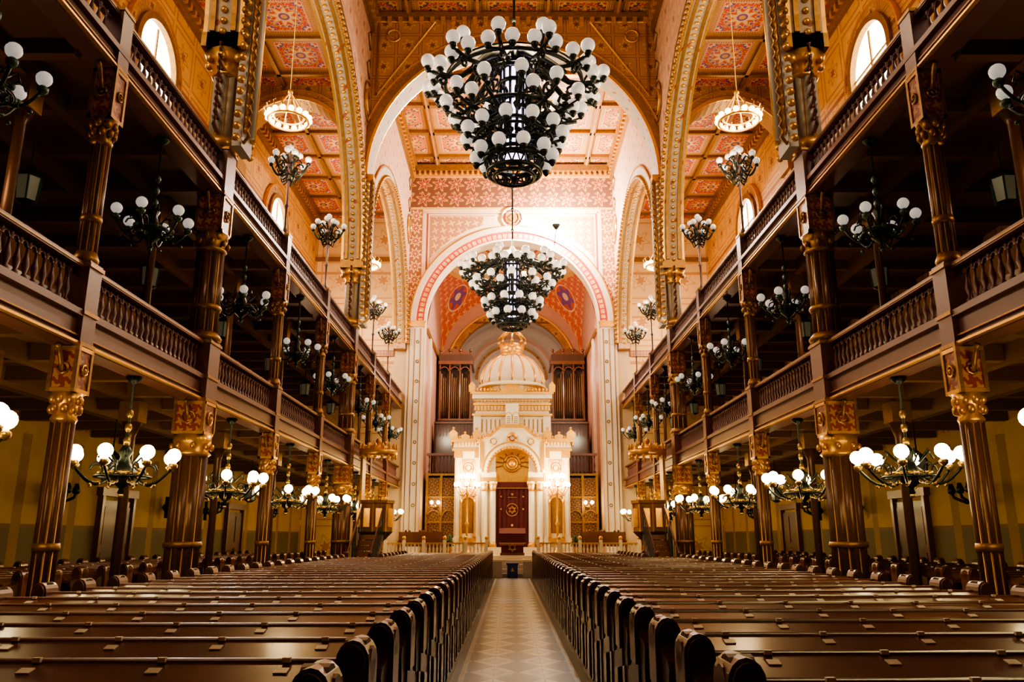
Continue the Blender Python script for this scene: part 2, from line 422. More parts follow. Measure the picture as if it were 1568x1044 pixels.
# apse
YA=39.4; YZ=48.2; yc=(YA+YZ)/2
for s,nm in((-1,'west'),(1,'east')):
    b=MB()
    b.box(s*4.4,s*4.7,YA,51.,0,16.7,m_pink)
    b.box(s*4.4,s*4.3,YA,YZ,11.8,12.0,m_dgold)
    for yy in(41.,46.4): b.box(s*4.4,s*4.28,yy-.25,yy+.25,0,11.8,m_cream)
    b.obj('wall_apse_'+nm)
b=MB()
b.archwall('x',YZ,YZ+.5,-4.4,4.4,0,16.7,0,3.65,3.65,11.45,m_pink,m_dgold,40)
b.band('x',YZ-.15,YZ,0,11.45,3.62,4.0,m_brown,n=40); b.band('x',YZ-.2,YZ,0,11.45,4.0,4.1,m_gold,n=40)
b.box(-4.4,4.4,51,51.3,0,16.7,m_grey)
b.archwall('x',YZ+.5,51,-4.4,4.4,15.2,15.8,0,3.9,3.9,11.45,m_grey,m_grey,30,False)
for s in(-1,1): b.box(s*3.9,s*4.4,YZ+.5,51,0,12.,m_grey)
b.band('x',50.9,51,0,11.6,2.2,2.35,m_brown,n=30); b.band('x',50.9,51,0,11.6,2.75,2.9,m_pink,n=30)
b.obj('wall_apse_north')
b=MB(); b.box(-4.4,4.4,YA,51.3,-.2,0.,m_floor); b.obj('floor_apse')
b=MB(); n=36; vs=[]; fs=[]; R=4.4*sqrt(2)
for i in range(n+1):
    for j in range(n+1):
        x=-4.4+8.8*i/n; y=-4.4+8.8*j/n
        vs.append((x,yc+y,ZA+sqrt(max(0,R*R-x*x-y*y))))
for i in range(n):
    for j in range(n): a=i*(n+1)+j; fs.append((a,a+1,a+n+2,a+n+1))
b.add(vs,fs,m_vault,True); b.obj('ceiling_apse_vault')

# windows
wb=MB()
wb.box(-.0,.06,-1.1,1.1,10.6,14.4,m_winglass); wb.band('y',.0,.06,0,14.4,0.02,1.1,m_winglass,n=20)
wb.band('y',0,.22,0,14.4,1.1,1.3,m_dgold,n=24); wb.band('y',0,.12,0,14.4,1.3,1.6,m_brown,n=24); wb.band('y',0,.16,0,14.4,1.6,1.68,m_gold,n=24)
for q in(-1,1): wb.box(0,.22,q*1.1,q*1.3,10.5,14.4,m_dgold); wb.box(0,.12,q*1.3,q*1.6,10.5,14.4,m_brown)
wb.box(0,.25,-1.6,1.6,10.3,10.5,m_dgold)
wb.box(0,.10,-.03,.03,10.6,15.4,m_dgold); wb.box(0,.10,-1.1,1.1,12.4,12.45,m_dgold); wb.box(0,.10,-1.1,1.1,14.38,14.43,m_dgold)
me=wb.mesh('window'); k=1
for yy in(7.6,19.5,31.3):
    place('window_%d'%k,me,(-XO,yy,0)); place('window_%d'%(k+1),me,(XO,yy,0),pi); k+=2

# ------------------------------------------------------------------ galleries
def baluster(b,x,y,z,h,mat):
    b.lathe([(.045,0),(.045,h*.1),(.022,h*.16),(.048,h*.38),(.022,h*.62),(.02,h*.8),(.042,h*.86),(.042,h)],mat,(x,y,z),6)
for s,nm in((-1,'west'),(1,'east')):
    b=MB()
    for (z0,z1,zr) in(LG,UG):
        b.box(s*5.75,s*XD,YB,YD,z1-.2,z1,m_dark)
        b.box(s*5.47,s*5.75,YB,YD,z0,z1,m_maroon if z0<5 else m_purple)
        b.box(s*5.40,s*5.47,YB,YD,z1-.08,z1,m_maroon); b.box(s*5.40,s*5.47,YB,YD,z0+.02,z0+.05,m_gold); b.box(s*5.43,s*5.47,YB,YD,z0+.12,z0+.14,m_dgold)
        yy=YB+.5
        while yy<YD: b.box(s*5.75,s*XD,yy-.08,yy+.08,z1-.42,z1-.2,m_dark); yy+=1.4
        b.box(s*7.8,s*8.0,YB,YD,z1-.5,z1-.2,m_dark); b.box(s*6.6,s*6.75,YB,YD,z1-.45,z1-.2,m_dark)
        for q in range(3):
            b.box(s*(7.0+q),s*XD,YB,YD,z1+q*.3,z1+q*.3+.3,m_dark); b.box(s*(7.1+q),s*(7.15+q),YB,YD,z1+q*.3+.3,z1+q*.3+.95,m_wood2)
    b.obj('gallery_deck_'+nm)
    for (z0,z1,zr),pn in((LG,'lower'),(UG,'upper')):
        mm=m_maroon if pn=='lower' else m_purple
        b=MB(); b.box(s*5.5,s*5.68,YB,YD,z1,z1+.06,mm); b.box(s*5.47,s*5.7,YB,YD,zr-.07,zr,mm); b.box(s*5.46,s*5.48,YB,YD,zr-.05,zr-.03,m_dgold)
        y=YB+.1
        while y<YE-.1:
            baluster(b,s*5.59,y,z1+.06,zr-z1-.13,mm)
            b.band('y',s*5.57,s*5.61,y+.085,zr-.17,.05,.075,mm,n=5)
            y+=.17
        b.obj('gallery_balustrade')
def column(main):
    b=MB(); R=.26 if main else .125; W=.50 if main else .31
    def shaft(z0,z1,R):
        b.lathe([(R,z0),(R,z1)],m_shaft,(0,0,0),32,True,8,.15)
        for i in range(8):
            a=2*pi*(i+.5)/8; rr=R*.88; b.tube([(rr*cos(a),rr*sin(a),z0),(rr*cos(a),rr*sin(a),z1)],.013,m_gold,4)
        b.lathe([(R*1.35,z0),(R*1.45,z0+.06),(R*1.1,z0+.16)],m_dgold,(0,0,0),16)
        zm=z0+(z1-z0)*.33; b.lathe([(R*1.15,zm),(R*1.22,zm+.05),(R*1.15,zm+.1)],m_dgold,(0,0,0),16)
    def cap(z,R,W,zt,gm):
        b.lathe([(R*1.05,z-.05),(R*1.25,z),(R*1.05,z+.05),(R*1.2,z+.2),(W*.62,z+.32)],gm,(0,0,0),16)
        for i in range(8):
            a=2*pi*i/8; b.sph((W*.5*cos(a),W*.5*sin(a),z+.24),.05+.02*main,gm,6,5,1.3)
            b.sph((R*1.25*cos(a+.4),R*1.25*sin(a+.4),z+.12),.045,gm,6,5,1.4)
        z2=z+.32; b.box(-W/2,W/2,-W/2,W/2,z2,zt,m_red)
        h=W/2+.02
        for zz in(z2,zt-.06): b.box(-h,h,-h,h,zz,zz+.05,gm)
        for sx in(-1,1):
            for sy in(-1,1): b.box(sx*(h-.05),sx*h,sy*(h-.05),sy*h,z2,zt,m_dgold)
        zm=(z2+zt)/2
        for ax in range(4):
            a=ax*pi/2; c,s_=cos(a),sin(a)
            b.tube([(h*c-W*.22*cos(t*pi/4)*s_,h*s_+W*.22*cos(t*pi/4)*c,zm+W*.22*sin(t*pi/4)) for t in range(8)],.018,gm,4,True)
            b.sph((h*c,h*s_,zm),W*.09,gm,8,6)
        for q in(-1,1):
            b.tube([(0,q*(h+.02+.16*t),zt-.30*(1-t)**1.6-.03) for t in(0,.25,.5,.75,1)],[.03,.03,.03,.035,.04],m_dgold,5)
    b.box(-W*.55,W*.55,-W*.55,W*.55,0,.5,m_shaft); b.box(-W*.6,W*.6,-W*.6,W*.6,.5,.57,m_dgold)
    shaft(.57,2.9,R); cap(2.9,R,W,3.8,m_gold)
    b.box(-W/2,W/2,-W/2,W/2,3.8,4.9,m_maroon); h=W/2+.02
    for zz in(3.8,4.2,4.82): b.box(-h,h,-h,h,zz,zz+.05,m_dgold)
    b.lathe([(W*.12,0),(W*.2,.06),(W*.12,.12)],m_gold,(0,0,4.9),8)
    shaft(4.9,6.6,R*.88); cap(6.6,R*.88,W*.92,7.65,m_dgold)
    b.box(-W*.46,W*.46,-W*.46,W*.46,7.65,8.6,m_purple); 
    for zz in(7.66,8.55): b.box(-W*.5,W*.5,-W*.5,W*.5,zz,zz+.05,m_dgold)
    if main:
        b.lathe([(.24,8.6),(.24,10.2)],m_pale,(0,0,0),32,True,8,.14)
        for i in range(8):
            a=2*pi*(i+.5)/8; b.tube([(.22*cos(a),.22*sin(a),8.6),(.22*cos(a),.22*sin(a),10.2)],.015,m_gold,4)
        b.lathe([(.3,8.6),(.34,8.7),(.27,8.85)],m_gold,(0,0,0),16)
        b.lathe([(.27,10.1),(.3,10.15),(.27,10.2),(.33,10.4),(.46,10.6)],m_gold,(0,0,0),16)
        for i in range(8):
            a=2*pi*i/8; b.sph((.38*cos(a),.38*sin(a),10.45),.08,m_gold,6,5,1.3)
        b.box(-.4,.4,-.45,.45,10.6,10.95,m_dgold)
        for q in(-1,1):
            z=8.9; i=0
            while z<10.5:
                b.tube([(0,q*.28,z),(0,q*.45,z+.06),(0,q*.5,z+.18),(0,q*.40,z+.22)],[.05,.045,.035,.02],m_maroon,6); b.sph((0,q*.42,z+.2),.045,m_dgold,6,4); z+=.26
    return b.mesh('nave_pier' if main else 'gallery_column')
mc=column(False); mp=column(True)
for s in(-1,1):
    for y in COLS: place('gallery_column',mc,(s*5.55,y,0))
    for y in PIERS: place('nave_pier',mp,(s*5.6,y,0))
# rear posts
b=MB(); b.box(-.16,.16,-.16,.16,0,.4,m_dark); b.lathe([(.08,.4),(.08,3.2),(.16,3.45)],m_shaft,n=10); b.box(-.17,.17,-.17,.17,3.45,3.8,m_dgold)
b.lathe([(.07,4.25),(.07,6.9),(.15,7.1)],m_shaft,n=10); b.box(-.16,.16,-.16,.16,7.1,7.6,m_dgold)
me=b.mesh('rear_gallery_post')
for s in(-1,1):
    for y in COLS[2:]+PIERS: place('rear_gallery_post',me,(s*6.68,y,0))
# crocket strips along upper piers
for s in(-1,1):
    for yp in PIERS:
        b=MB(); z=8.7
        while z<13.8:
            for q in(-.42,.42): b.sph((s*5.18,yp+q,z),.08,m_gold,6,4)
            b.tube([(s*5.12,yp-.18,z),(s*4.98,yp-.3,z+.08),(s*5.02,yp-.4,z+.2)],.035,m_dgold,5)
            z+=.24
        b.obj('trim_pier_crockets')

# ------------------------------------------------------------------ pews
def pew(L):
    b=MB(); h=L/2
    b.box(-h,h,-.03,.02,.12,.90,m_wood2)
    b.prism([(-.30,.835),(-.30,.865),(.03,.955),(.03,.915)],'y',-h,h,m_wood)
    b.box(-h,h,-.315,-.29,.82,.885,m_wood)
    b.tube([(-h,.035,.945),(h,.035,.945)],.025,m_wood,8)
    b.box(-h,h,.02,.46,.42,.46,m_wood); b.box(-h,h,.40,.44,.1,.42,m_wood2)
    for i in range(int(L/.6)+1):
        x=-h+.3+i*.58
        if x<h-.1: b.box(x-.03,x+.03,-.06,-.02,.15,.84,m_wood)
    for q in(-1,1):
        x0=q*h; x1=q*(h+.10)
        poly=[(-.33,0),(.46,0),(.46,.55),(.42,.62),(.3,.64),(.2,.70),(.14,.80),(.12,.93)]
        poly+=[(.02+.11*cos(a),.96+.10*sin(a)) for a in [i*pi/8 for i in range(0,9)]]
        poly+=[(-.16,.88),(-.31,.86),(-.34,.82),(-.30,.7),(-.33,.5)]
        b.prism(poly,'y',x0,x1,m_wood2)
        xm=(x0+x1)/2
        P=[(xm+.075*cos(a),.965+.095*sin(a)) for a in [i*pi/8 for i in range(9)]]
        P=[(xm+.075,.70)]+P+[(xm-.075,.70)]
        b.prism(P,'x',-.09,.13,m_wood)
        P=[(xm+.062*cos(a),.965+.08*sin(a)) for a in [i*pi/8 for i in range(9)]]
        P=[(xm+.062,.10)]+P+[(xm-.062,.10)]
        b.prism(P,'x',-.12,.16,m_wood2)
        b.prism([(.02+.075*cos(a),.95+.075*sin(a)) for a in [i*pi/6 for i in range(12)]],'y',x1,x1+q*.025,m_wood)
        b.prism([(-.22,.12),(.36,.12),(.36,.5),(-.22,.6)],'y',x1,x1+q*.012,m_wood)
    n=int(L/.55)
    for i in range(n):
        x=-h+.3+i*L/n
        b.prism([(-.10,.922),(-.10,.927),(-.05,.941),(-.05,.935)],'y',x-.03,x+.03,m_plate)
        b.box(x-.018,x+.018,-.002,.02,.955,.975,m_plate)
    return b.mesh('pew')
p1=pew(3.95); p2=pew(2.7); p3=pew(2.95)
y=1.62
rows=[]
while y<30.6: rows.append(y); y+=.77
for y in rows:
    if y<23.6 or y>29.4: place('pew',p1,(2.82,y+.12,0)); place('pew',p1,(-2.82,y-.12,0))
    else: place('pew',p3,(2.32,y+.12,0)); place('pew',p3,(-2.32,y-.12,0))
    place('pew',p2,(8.32,y+.12,0)); place('pew',p2,(-8.32,y-.12,0))

# ------------------------------------------------------------------ chandeliers
def scroll_arm(b,a,r,z0,z1,rt,mat,r0=.06,sag=.22):
    ca,sa=cos(a),sin(a); P=[]
    for i in range(9):
        t=i/8; rr=r0+(r-r0)*t; z=z0+(z1-z0)*t*t-sag*sin(pi*t)
        P.append((rr*ca,rr*sa,z))
    b.tube(P,rt,mat,5)
    m=r*.55; b.tube([((m+.09*cos(k*pi/4))*ca,(m+.09*cos(k*pi/4))*sa,z0-sag*.6+.12+.09*sin(k*pi/4)) for k in range(7)],rt*.7,mat,5)
def small_ch(name,R,gr,n,mat,mat2,gl,top,drop):
    b=MB()
    b.tube([(0,0,top),(0,0,.2)],.018,mat,6); b.lathe([(.02,top-.12),(.12,top-.04),(.1,top)],mat,n=10)
    for z in(.35,.55,.75):
        if z<top-.15: b.sph((0,0,z),.05,mat2,8,6,1.4)
    b.lathe([(.01,-drop),(.05,-drop+.04),(.03,-drop+.1),(.14,-.22),(.19,-.08),(.10,0),(.06,.12),(.10,.2),(.03,.3)],mat,n=12)
    b.ring((0,0,-.1),.24,.02,mat2,20,5); b.ring((0,0,-.16),R*.55,.016,mat,24,5)
    for i in range(n):
        a=2*pi*i/n+.26
        scroll_arm(b,a,R,-.05,-.02,.02,mat)
        x,y=R*cos(a),R*sin(a)
        b.lathe([(.015,-.06),(.06,-.02),(.065,.02),(.03,.05)],mat2,(x,y,0),8)
        b.sph((x,y,.05+gr),gr,gl,12,8)
        a2=a+pi/n; b.tube([(.15*cos(a2),.15*sin(a2),.05),(.3*cos(a2),.3*sin(a2),.22),(.34*cos(a2),.34*sin(a2),.1)],.014,mat,4)
        b.sph((.3*cos(a2),.3*sin(a2),-.12),.04,mat2,6,4)
        for k in range(3): b.sph(((.2+.12*k)*cos(a),(.2+.12*k)*sin(a),-.22-.03*k),.028,mat2,5,4)
    b.sph((0,0,-drop),.035,mat2,8,6)
    return b.mesh(name)
BC=[7.4,11.4,15.6,19.9,24.1,28.6,32.4,36.2]
mu=small_ch('gallery_chandelier',.52,.085,6,m_iron,m_green,m_globe,1.45,.42)
ml=small_ch('aisle_chandelier',.68,.10,8,m_iron,m_brass,m_lit,1.3,.42)
def light(kind,name,loc,energy,col,**k):
    l=bpy.data.lights.new(name,kind); l.energy=energy; l.color=col
    for a,v in k.items(): setattr(l,a,v)
    o=bpy.data.objects.new(name,l); o.location=loc; scene.collection.objects.link(o); return o
def aim(o,t): o.rotation_euler=(Vector(t)-o.location).to_track_quat('-Z','Y').to_euler()
WARM=(1,.66,.27)
for s in(-1,1):
    for i,y in enumerate(BC):
        place('gallery_chandelier',mu,(s*5.62,y,6.2),random.random())
        place('aisle_chandelier',ml,(s*5.62,y,2.5),random.random())
        light('POINT','aisle_lamp',(s*5.62,y,2.25),46,WARM,shadow_soft_size=.35)
# candelabra poles on upper rail
b=MB(); b.lathe([(.09,0),(.06,.1),(.03,.2),(.028,.7),(.06,.75),(.03,.8),(.022,1.6),(.06,1.68),(.1,1.78),(.04,1.9),(.03,2.15),(.05,2.2)],m_purple,n=10)
for i in range(6):
    a=i*pi/3; scroll_arm(b,a,.46,1.78,1.85,.03,m_iron); b.sph((.46*cos(a),.46*sin(a),1.98),.085,m_globe,10,7); b.lathe([(.02,-.05),(.06,0),(.03,.04)],m_iron,(.46*cos(a),.46*sin(a),1.86),8)
    a+=.5; b.tube([(.0,0,1.6),(.2*cos(a),.2*sin(a),1.5),(.3*cos(a),.3*sin(a),1.66)],.025,m_iron,5)
    b.tube([(.0,0,1.8),(.2*cos(a),.2*sin(a),2.05),(.3*cos(a),.3*sin(a),1.95)],.025,m_iron,5)
    b.tube([(.0,0,1.45),(.15*cos(a),.15*sin(a),1.35),(.2*cos(a),.2*sin(a),1.5)],.02,m_iron,5)
    if i%2==0: b.sph((.24*cos(a),.24*sin(a),2.14),.08,m_globe,10,7)
b.sph((0,0,2.3),.085,m_globe,10,7)
me=b.mesh('rail_candelabrum')
for s in(-1,1):
    for y in(17.9,22.2,30.4,34.4): place('rail_candelabrum',me,(s*5.55,y,8.6))
# gallery lanterns
b=MB(); b.tube([(0,0,.95),(0,0,.3)],.015,m_iron,5); b.lathe([(.03,.36),(.19,.2),(.2,.17)],m_iron,n=6,smooth=False); b.lathe([(.15,-.2),(.18,.17)],M('lantern_glass',(.12,.15,.11),.15,emit=(1,.8,.5),es=.03),n=6,smooth=False); b.lathe([(.05,-.26),(.16,-.2)],m_iron,n=6,smooth=False)
for i in range(6):
    a=i*pi/3; b.tube([(.15*cos(a),.15*sin(a),-.2),(.185*cos(a),.185*sin(a),.18)],.014,m_green,4)
me=b.mesh('hanging_lantern')
for s in(-1,1):
    for i in range(7): place('hanging_lantern',me,(s*7.3,10.9+4.1*i,6.55)); 
    for i in range(7): place('hanging_lantern',me,(s*7.6,10.9+4.1*i,2.75))
    for y in(9.,17.,25.,33.):
        light('POINT','gallery_fill',(s*6.9,y,5.7),32,(1,.66,.38),shadow_soft_size=.3)  # weak fill added to lift the dark gallery interior, apart from the lanterns
# golden ring lamps
b=MB(); b.tube([(0,0,4.65),(0,0,.9)],.015,m_brass,5)
b.ring((0,0,0),.55,.04,m_gold,32); b.ring((0,0,.12),.42,.03,m_gold,28)
for i in range(6):
    a=i*pi/3; b.tube([(0,0,.9),(.2*cos(a),.2*sin(a),.6),(.52*cos(a),.52*sin(a),.05)],.02,m_gold,5)
b.sph((0,0,.9),.08,m_gold,8,6)
for i in range(16):
    a=2*pi*i/16; b.sph((.58*cos(a),.58*sin(a),.09),.085,m_ring,8,6); b.tube([(.55*cos(a),.55*sin(a),0),(.68*cos(a),.68*sin(a),.28),(.6*cos(a),.6*sin(a),.38)],.018,m_gold,4)
me=b.mesh('ring_chandelier')
for s in(-1,1):
    for y in(7.6,20.1,32.4):
        place('ring_chandelier',me,(s*6.35,y,12.9)); light('POINT','ring_lamp',(s*6.6,y,12.8),280,(1,.70,.34),shadow_soft_size=.4)
# great nave chandelier
def great():
    b=MB(); g=.175; I=m_iron
    b.tube([(0,0,1.2),(0,0,8.05)],.035,I,6)
    for z in(2,3,4,5,6,7): b.sph((0,0,z),.07,I,8,5)
    b.lathe([(.02,1.3),(.12,1.15),(.3,.9),(.42,.7),(.42,.6),(.36,.5)],I,n=12)
    b.lathe([(.27,-1.9),(.31,.5)],m_lant,n=12)
    for i in range(12):
        a=i*pi/6; b.tube([(.3*cos(a),.3*sin(a),-1.9),(.34*cos(a),.34*sin(a),.5)],.04,I,4)
    for z in(-1.9,-1.5,-.95,-.4,.1,.5): b.ring((0,0,z),.34,.065,I,20,5)
    b.ring((0,0,.1),1.0,.05,I,40); b.ring((0,0,.0),1.75,.05,I,48); b.ring((0,0,.14),1.75,.025,I,48)
    b.ring((0,0,-.85),1.15,.04,I,40); b.ring((0,0,-1.45),.95,.04,I,36); b.ring((0,0,-1.15),.7,.04,I,30)
    def up(x,y,z):
        b.lathe([(.03,-.14),(.09,-.05),(.1,0),(.05,.03)],I,(x,y,z),8); b.sph((x,y,z+g),g,m_globe,14,9)
    N=12
    for i in range(N):
        a=2*pi*i/N+.13; ca,sa=cos(a),sin(a)
        P=[(.3,.55),(.6,.75),(1.0,.45),(1.4,.05),(1.8,-.05),(2.15,0)]
        k=1.6 if i%2==0 else 1.
        b.tube([(r*ca,r*sa,z) for r,z in P],[.10*k,.09*k,.08*k,.07,.06,.05],I,6)
        for r0,z0 in((1.0,.25),(1.45,-.2),(1.9,-.2),(.65,.4)):
            b.tube([((r0+.16*cos(k*pi/4)*(1-k*.08))*ca,(r0+.16*cos(k*pi/4)*(1-k*.08))*sa,z0+.16*sin(k*pi/4)*(1-k*.08)) for k in range(10)],.042,I,4)
        G=((2.27,0,.10),(2.05,.14,-.05),(2.05,-.14,-.05)) if i%2 else ((2.27,0,.10),(2.05,.13,-.05),(2.05,-.13,-.05),(1.93,0,.4))
        for r,da,z in G:
            x,y=r*cos(a+da),r*sin(a+da); b.tube([(1.75*ca,1.75*sa,0),(x,y,z-.1)],.035,I,5); up(x,y,z)
        a2=a+pi/N; c2,s2=cos(a2),sin(a2)
        b.tube([(.34*c2,.34*s2,-.6),(.8*c2,.8*s2,-1.0),(1.3*c2,1.3*s2,-.9),(1.6*c2,1.6*s2,-.85)],[.07,.065,.055,.04],I,5)
        for r,da,z in (((1.72,.0,-.62),(1.5,.2,-.85)) if i%2 else ((1.72,.0,-.62),)):
            x,y=r*cos(a2+da),r*sin(a2+da); b.tube([(1.3*c2,1.3*s2,-.9),(x,y,z-.1)],.03,I,4); up(x,y,z)
        for r0,z0 in((.8,-.75),(1.2,-1.1),(.6,-1.4),(.55,-.4),(1.35,-.65)):
            b.tube([((r0+.15*cos(k*pi/4))*c2,(r0+.15*cos(k*pi/4))*s2,z0+.15*sin(k*pi/4)) for k in range(8)],.042,I,4)
        b.tube([(.34*ca,.34*sa,-1.3),(.75*ca,.75*sa,-1.65),(1.15*ca,1.15*sa,-1.55)],[.06,.055,.04],I,5); up(1.22*ca,1.22*sa,-1.48)
        for r0,z0 in((.6,-1.6),(.9,-1.4),(.95,-1.7)):
            b.tube([((r0+.12*cos(k*pi/4))*ca,(r0+.12*cos(k*pi/4))*sa,z0+.12*sin(k*pi/4)) for k in range(8)],.035,I,4)
    for z,r in((-2.45,.5),(-2.35,.66),(-2.05,.72),(-1.9,.68)): b.ring((0,0,z),r,.05,I,32)
    for i in range(20):
        a=2*pi*i/20; c,s_=cos(a),sin(a)
        b.tube([(.66*c,.66*s_,-2.35),(.72*cos(a+.16),.72*sin(a+.16),-2.05)],.025,I,4); b.tube([(.66*c,.66*s_,-2.35),(.72*cos(a-.16),.72*sin(a-.16),-2.05)],.025,I,4)
        if i%2==0:
            b.tube([(.34*c,.34*s_,-1.9),(.72*c,.72*s_,-1.95)],.03,I,4); b.tube([(.72*c,.72*s_,-2.0),(.9*c,.9*s_,-2.1)],.03,I,4); up(.95*c,.95*s_,-2.05)
            b.tube([(.5*c,.5*s_,-2.45),(.66*c,.66*s_,-2.35)],.03,I,4)
    b.lathe([(.02,-2.65),(.08,-2.55),(.1,-2.48),(.05,-2.4)],I,n=8)
    for i in range(6):
        a=i*pi/3; b.tube([(.05*cos(a),.05*sin(a),-2.5),(.5*cos(a),.5*sin(a),-2.45)],.025,I,4)
    return b.mesh('great_chandelier')
me=great()
for y in(18.,32.5):
    place('great_chandelier',me,(0,y,12.62),.1*y)
    light('POINT','nave_fill',(0,y,14.2),850 if y<20 else 1300,(1,.74,.46),shadow_soft_size=.8)  # nave fill added above each chandelier, whose globes are mostly unlit

# ------------------------------------------------------------------ platform
b=MB(); b.box(-5.2,5.2,33.,YD,0,.8,m_marble)
for i in range(4): b.box(-1.0,1.0,31.8+i*.3,33.,0,.16*(i+1),m_pale)
b.obj('sanctuary_platform')
b=MB(); b.box(-4.26,4.26,YE,YA+.3,0,.8,m_marble); b.obj('apse_threshold_step')
b=MB()
for s in(-1,1):
    b.box(s*1.05,s*5.2,33.02,33.14,.8,.88,m_gold); b.box(s*1.05,s*5.2,33.02,33.14,1.26,1.32,m_gold)
    x=1.1
    while x<5.2: b.lathe([(.04,0),(.02,.06),(.045,.18),(.02,.3),(.04,.38)],m_marble,(s*x,33.08,.88),6); x+=.15
    for x in(1.05,1.9,2.75,3.6,4.4,5.15): b.box(s*(x-.06),s*(x+.06),33.,33.16,.8,1.42,m_marble); b.sph((s*x,33.08,1.5),.08,m_gold,8,6)
b.obj('platform_balustrade')
b=MB()
for x in(-.6,.6):
    b.box(x-.2,x+.2,31.35,31.7,0,.62,m_pale); b.box(x-.23,x+.23,31.32,31.73,.62,.7,m_marble)
b.obj('marble_plinths')
b=MB(); b.box(-.2,.2,31.5,31.75,0,.5,m_blue); b.box(-.24,.24,31.48,31.78,.5,.56,m_blue); b.prism([(-.08,.25),(.08,.25),(0,.4)],'x',31.485,31.5,m_gold); b.obj('blue_draped_stand')
b=MB()
b.box(-.5,.5,33.6,34.1,.8,.9,m_wood); b.box(-.46,.46,33.65,34.05,.9,1.6,m_velvet); b.prism([(33.5,1.6),(34.15,1.85),(34.15,1.9),(33.5,1.68)],'y',-.55,.55,m_velvet)
b.box(-.55,.55,33.49,33.52,1.3,1.66,m_velvet); b.box(-.55,.55,33.47,33.5,1.27,1.31,m_gold)
for t in(0,pi): 
    P=[(.17*cos(t+pi/2+2*pi*k/3),1.12+.17*sin(t+pi/2+2*pi*k/3)) for k in range(3)]
    for k in range(3): p,q=P[k],P[(k+1)%3]; b.tube([(p[0],33.63,p[1]),(q[0],33.63,q[1])],.018,m_gold,4)
for k in range(20): b.box(-.5+k*.05,-.48+k*.05,33.48,33.5,1.2,1.27,m_gold)
b.obj('reading_lectern')

# ------------------------------------------------------------------ ark
b=MB(); Y=36.0
b.box(-2.75,2.75,Y-.4,38.3,.8,1.1,m_marble)
b.box(-2.6,-.75,Y,38.3,1.1,5.6,m_marble); b.box(.75,2.6,Y,38.3,1.1,5.6,m_marble); b.box(-.75,.75,Y+.3,38.3,1.1,5.6,m_marble)
for s in(-1,1):
    for xc,w in((2.42,.3),(1.55,.22)):
        b.box(s*(xc-w/2),s*(xc+w/2),Y-.12,Y,1.1,5.3,m_marble); b.box(s*(xc-w*.7),s*(xc+w*.7),Y-.2,Y,1.1,1.5,m_marble); b.box(s*(xc-w*.65),s*(xc+w*.65),Y-.2,Y,5.0,5.3,m_gold)
        for q in(-1,1): b.box(s*(xc+q*w*.32),s*(xc+q*w*.32+.025),Y-.135,Y-.12,1.6,4.9,m_gold)
    b.box(s*1.72,s*2.22,Y-.02,Y,1.7,3.0,m_dgold); b.band('x',Y-.03,Y,s*1.97,3.0,.0,.26,m_dgold,n=12); b.band('x',Y-.1,Y,s*1.97,3.0,.26,.34,m_gold,n=14)
    for q in(-.3,.3): b.lathe([(.07,0),(.045,.1),(.045,1.5),(.08,1.65)],m_gold,(s*1.97+q,Y-.12,1.5),10)
    b.box(s*1.6,s*2.34,Y-.25,Y,1.35,1.5,m_gold); b.prism([(s*1.97-.42,3.32),(s*1.97+.42,3.32),(s*1.97,3.75)],'x',Y-.12,Y,m_gold)
    b.box(s*1.68,s*2.27,Y-.03,Y,4.15,4.95,m_gold); b.box(s*1.74,s*2.21,Y-.05,Y,4.21,4.89,m_cream)
    roundel(b,s*1.97,4.55,.2,Y-.07,m_gold,m_dgold)
    for q in(-1,1):
        for w_ in(-1,1): b.sph((s*1.97+q*.17,Y-.06,4.55+w_*.27),.05,m_gold,6,5)
    for xc in(.86,1.22):
        b.lathe([(.17,0),(.17,.12),(.13,.2),(.125,2.35),(.12,2.4),(.13,2.45),(.14,2.55),(.2,2.75),(.2,2.85)],m_marble,(s*xc,Y-.22,1.1),16)
        b.lathe([(.13,2.42),(.15,2.5),(.14,2.55),(.21,2.75)],m_gold,(s*xc,Y-.22,1.1),12)
        b.lathe([(.175,.0),(.18,.08),(.14,.2)],m_gold,(s*xc,Y-.22,1.12),12)
    b.box(s*.7,s*1.4,Y-.42,Y,3.95,4.12,m_gold); b.box(s*.72,s*1.38,Y-.4,Y,4.12,4.35,m_marble)
    b.box(s*1.22,s*1.5,Y-.3,Y,4.3,5.9,m_marble); b.box(s*1.27,s*1.45,Y-.33,Y-.3,4.5,5.7,m_gold)
    b.box(s*1.4,s*2.7,Y-.25,38.3,5.3,5.42,m_gold); b.box(s*1.4,s*2.66,Y-.18,38.3,5.42,5.7,m_marble); b.box(s*1.4,s*2.78,Y-.32,38.3,5.7,5.86,m_gold)
    for k in range(9): x=1.55+k*.145; b.box(s*x,s*(x+.06),Y-.24,Y,5.55,5.7,m_gold)
    for xc,h in((2.66,.42),(1.6,.42),(2.13,.22)):
        b.prism([(s*xc-.16,5.86),(s*xc+.16,5.86),(s*xc+.2,5.86+h*.6),(s*xc,5.86+h),(s*xc-.2,5.86+h*.6)],'x',Y-.32,Y-.2,m_gold)
        b.sph((s*xc,Y-.26,5.9+h),.07,m_gold,8,6)
    for k in range(12): b.sph((s*(1.5+k*.11),Y-.28,5.92),.05,m_gold,6,5,1.6)
b.archwall('x',Y-.3,Y+.3,-1.5,1.5,4.35,5.5,0,1.05,1.05,4.35,m_marble,m_gold,30,False)
b.box(-1.5,-1.05,Y-.28,Y+.3,4.35,5.5,m_marble); b.box(1.05,1.5,Y-.28,Y+.3,4.35,5.5,m_marble)
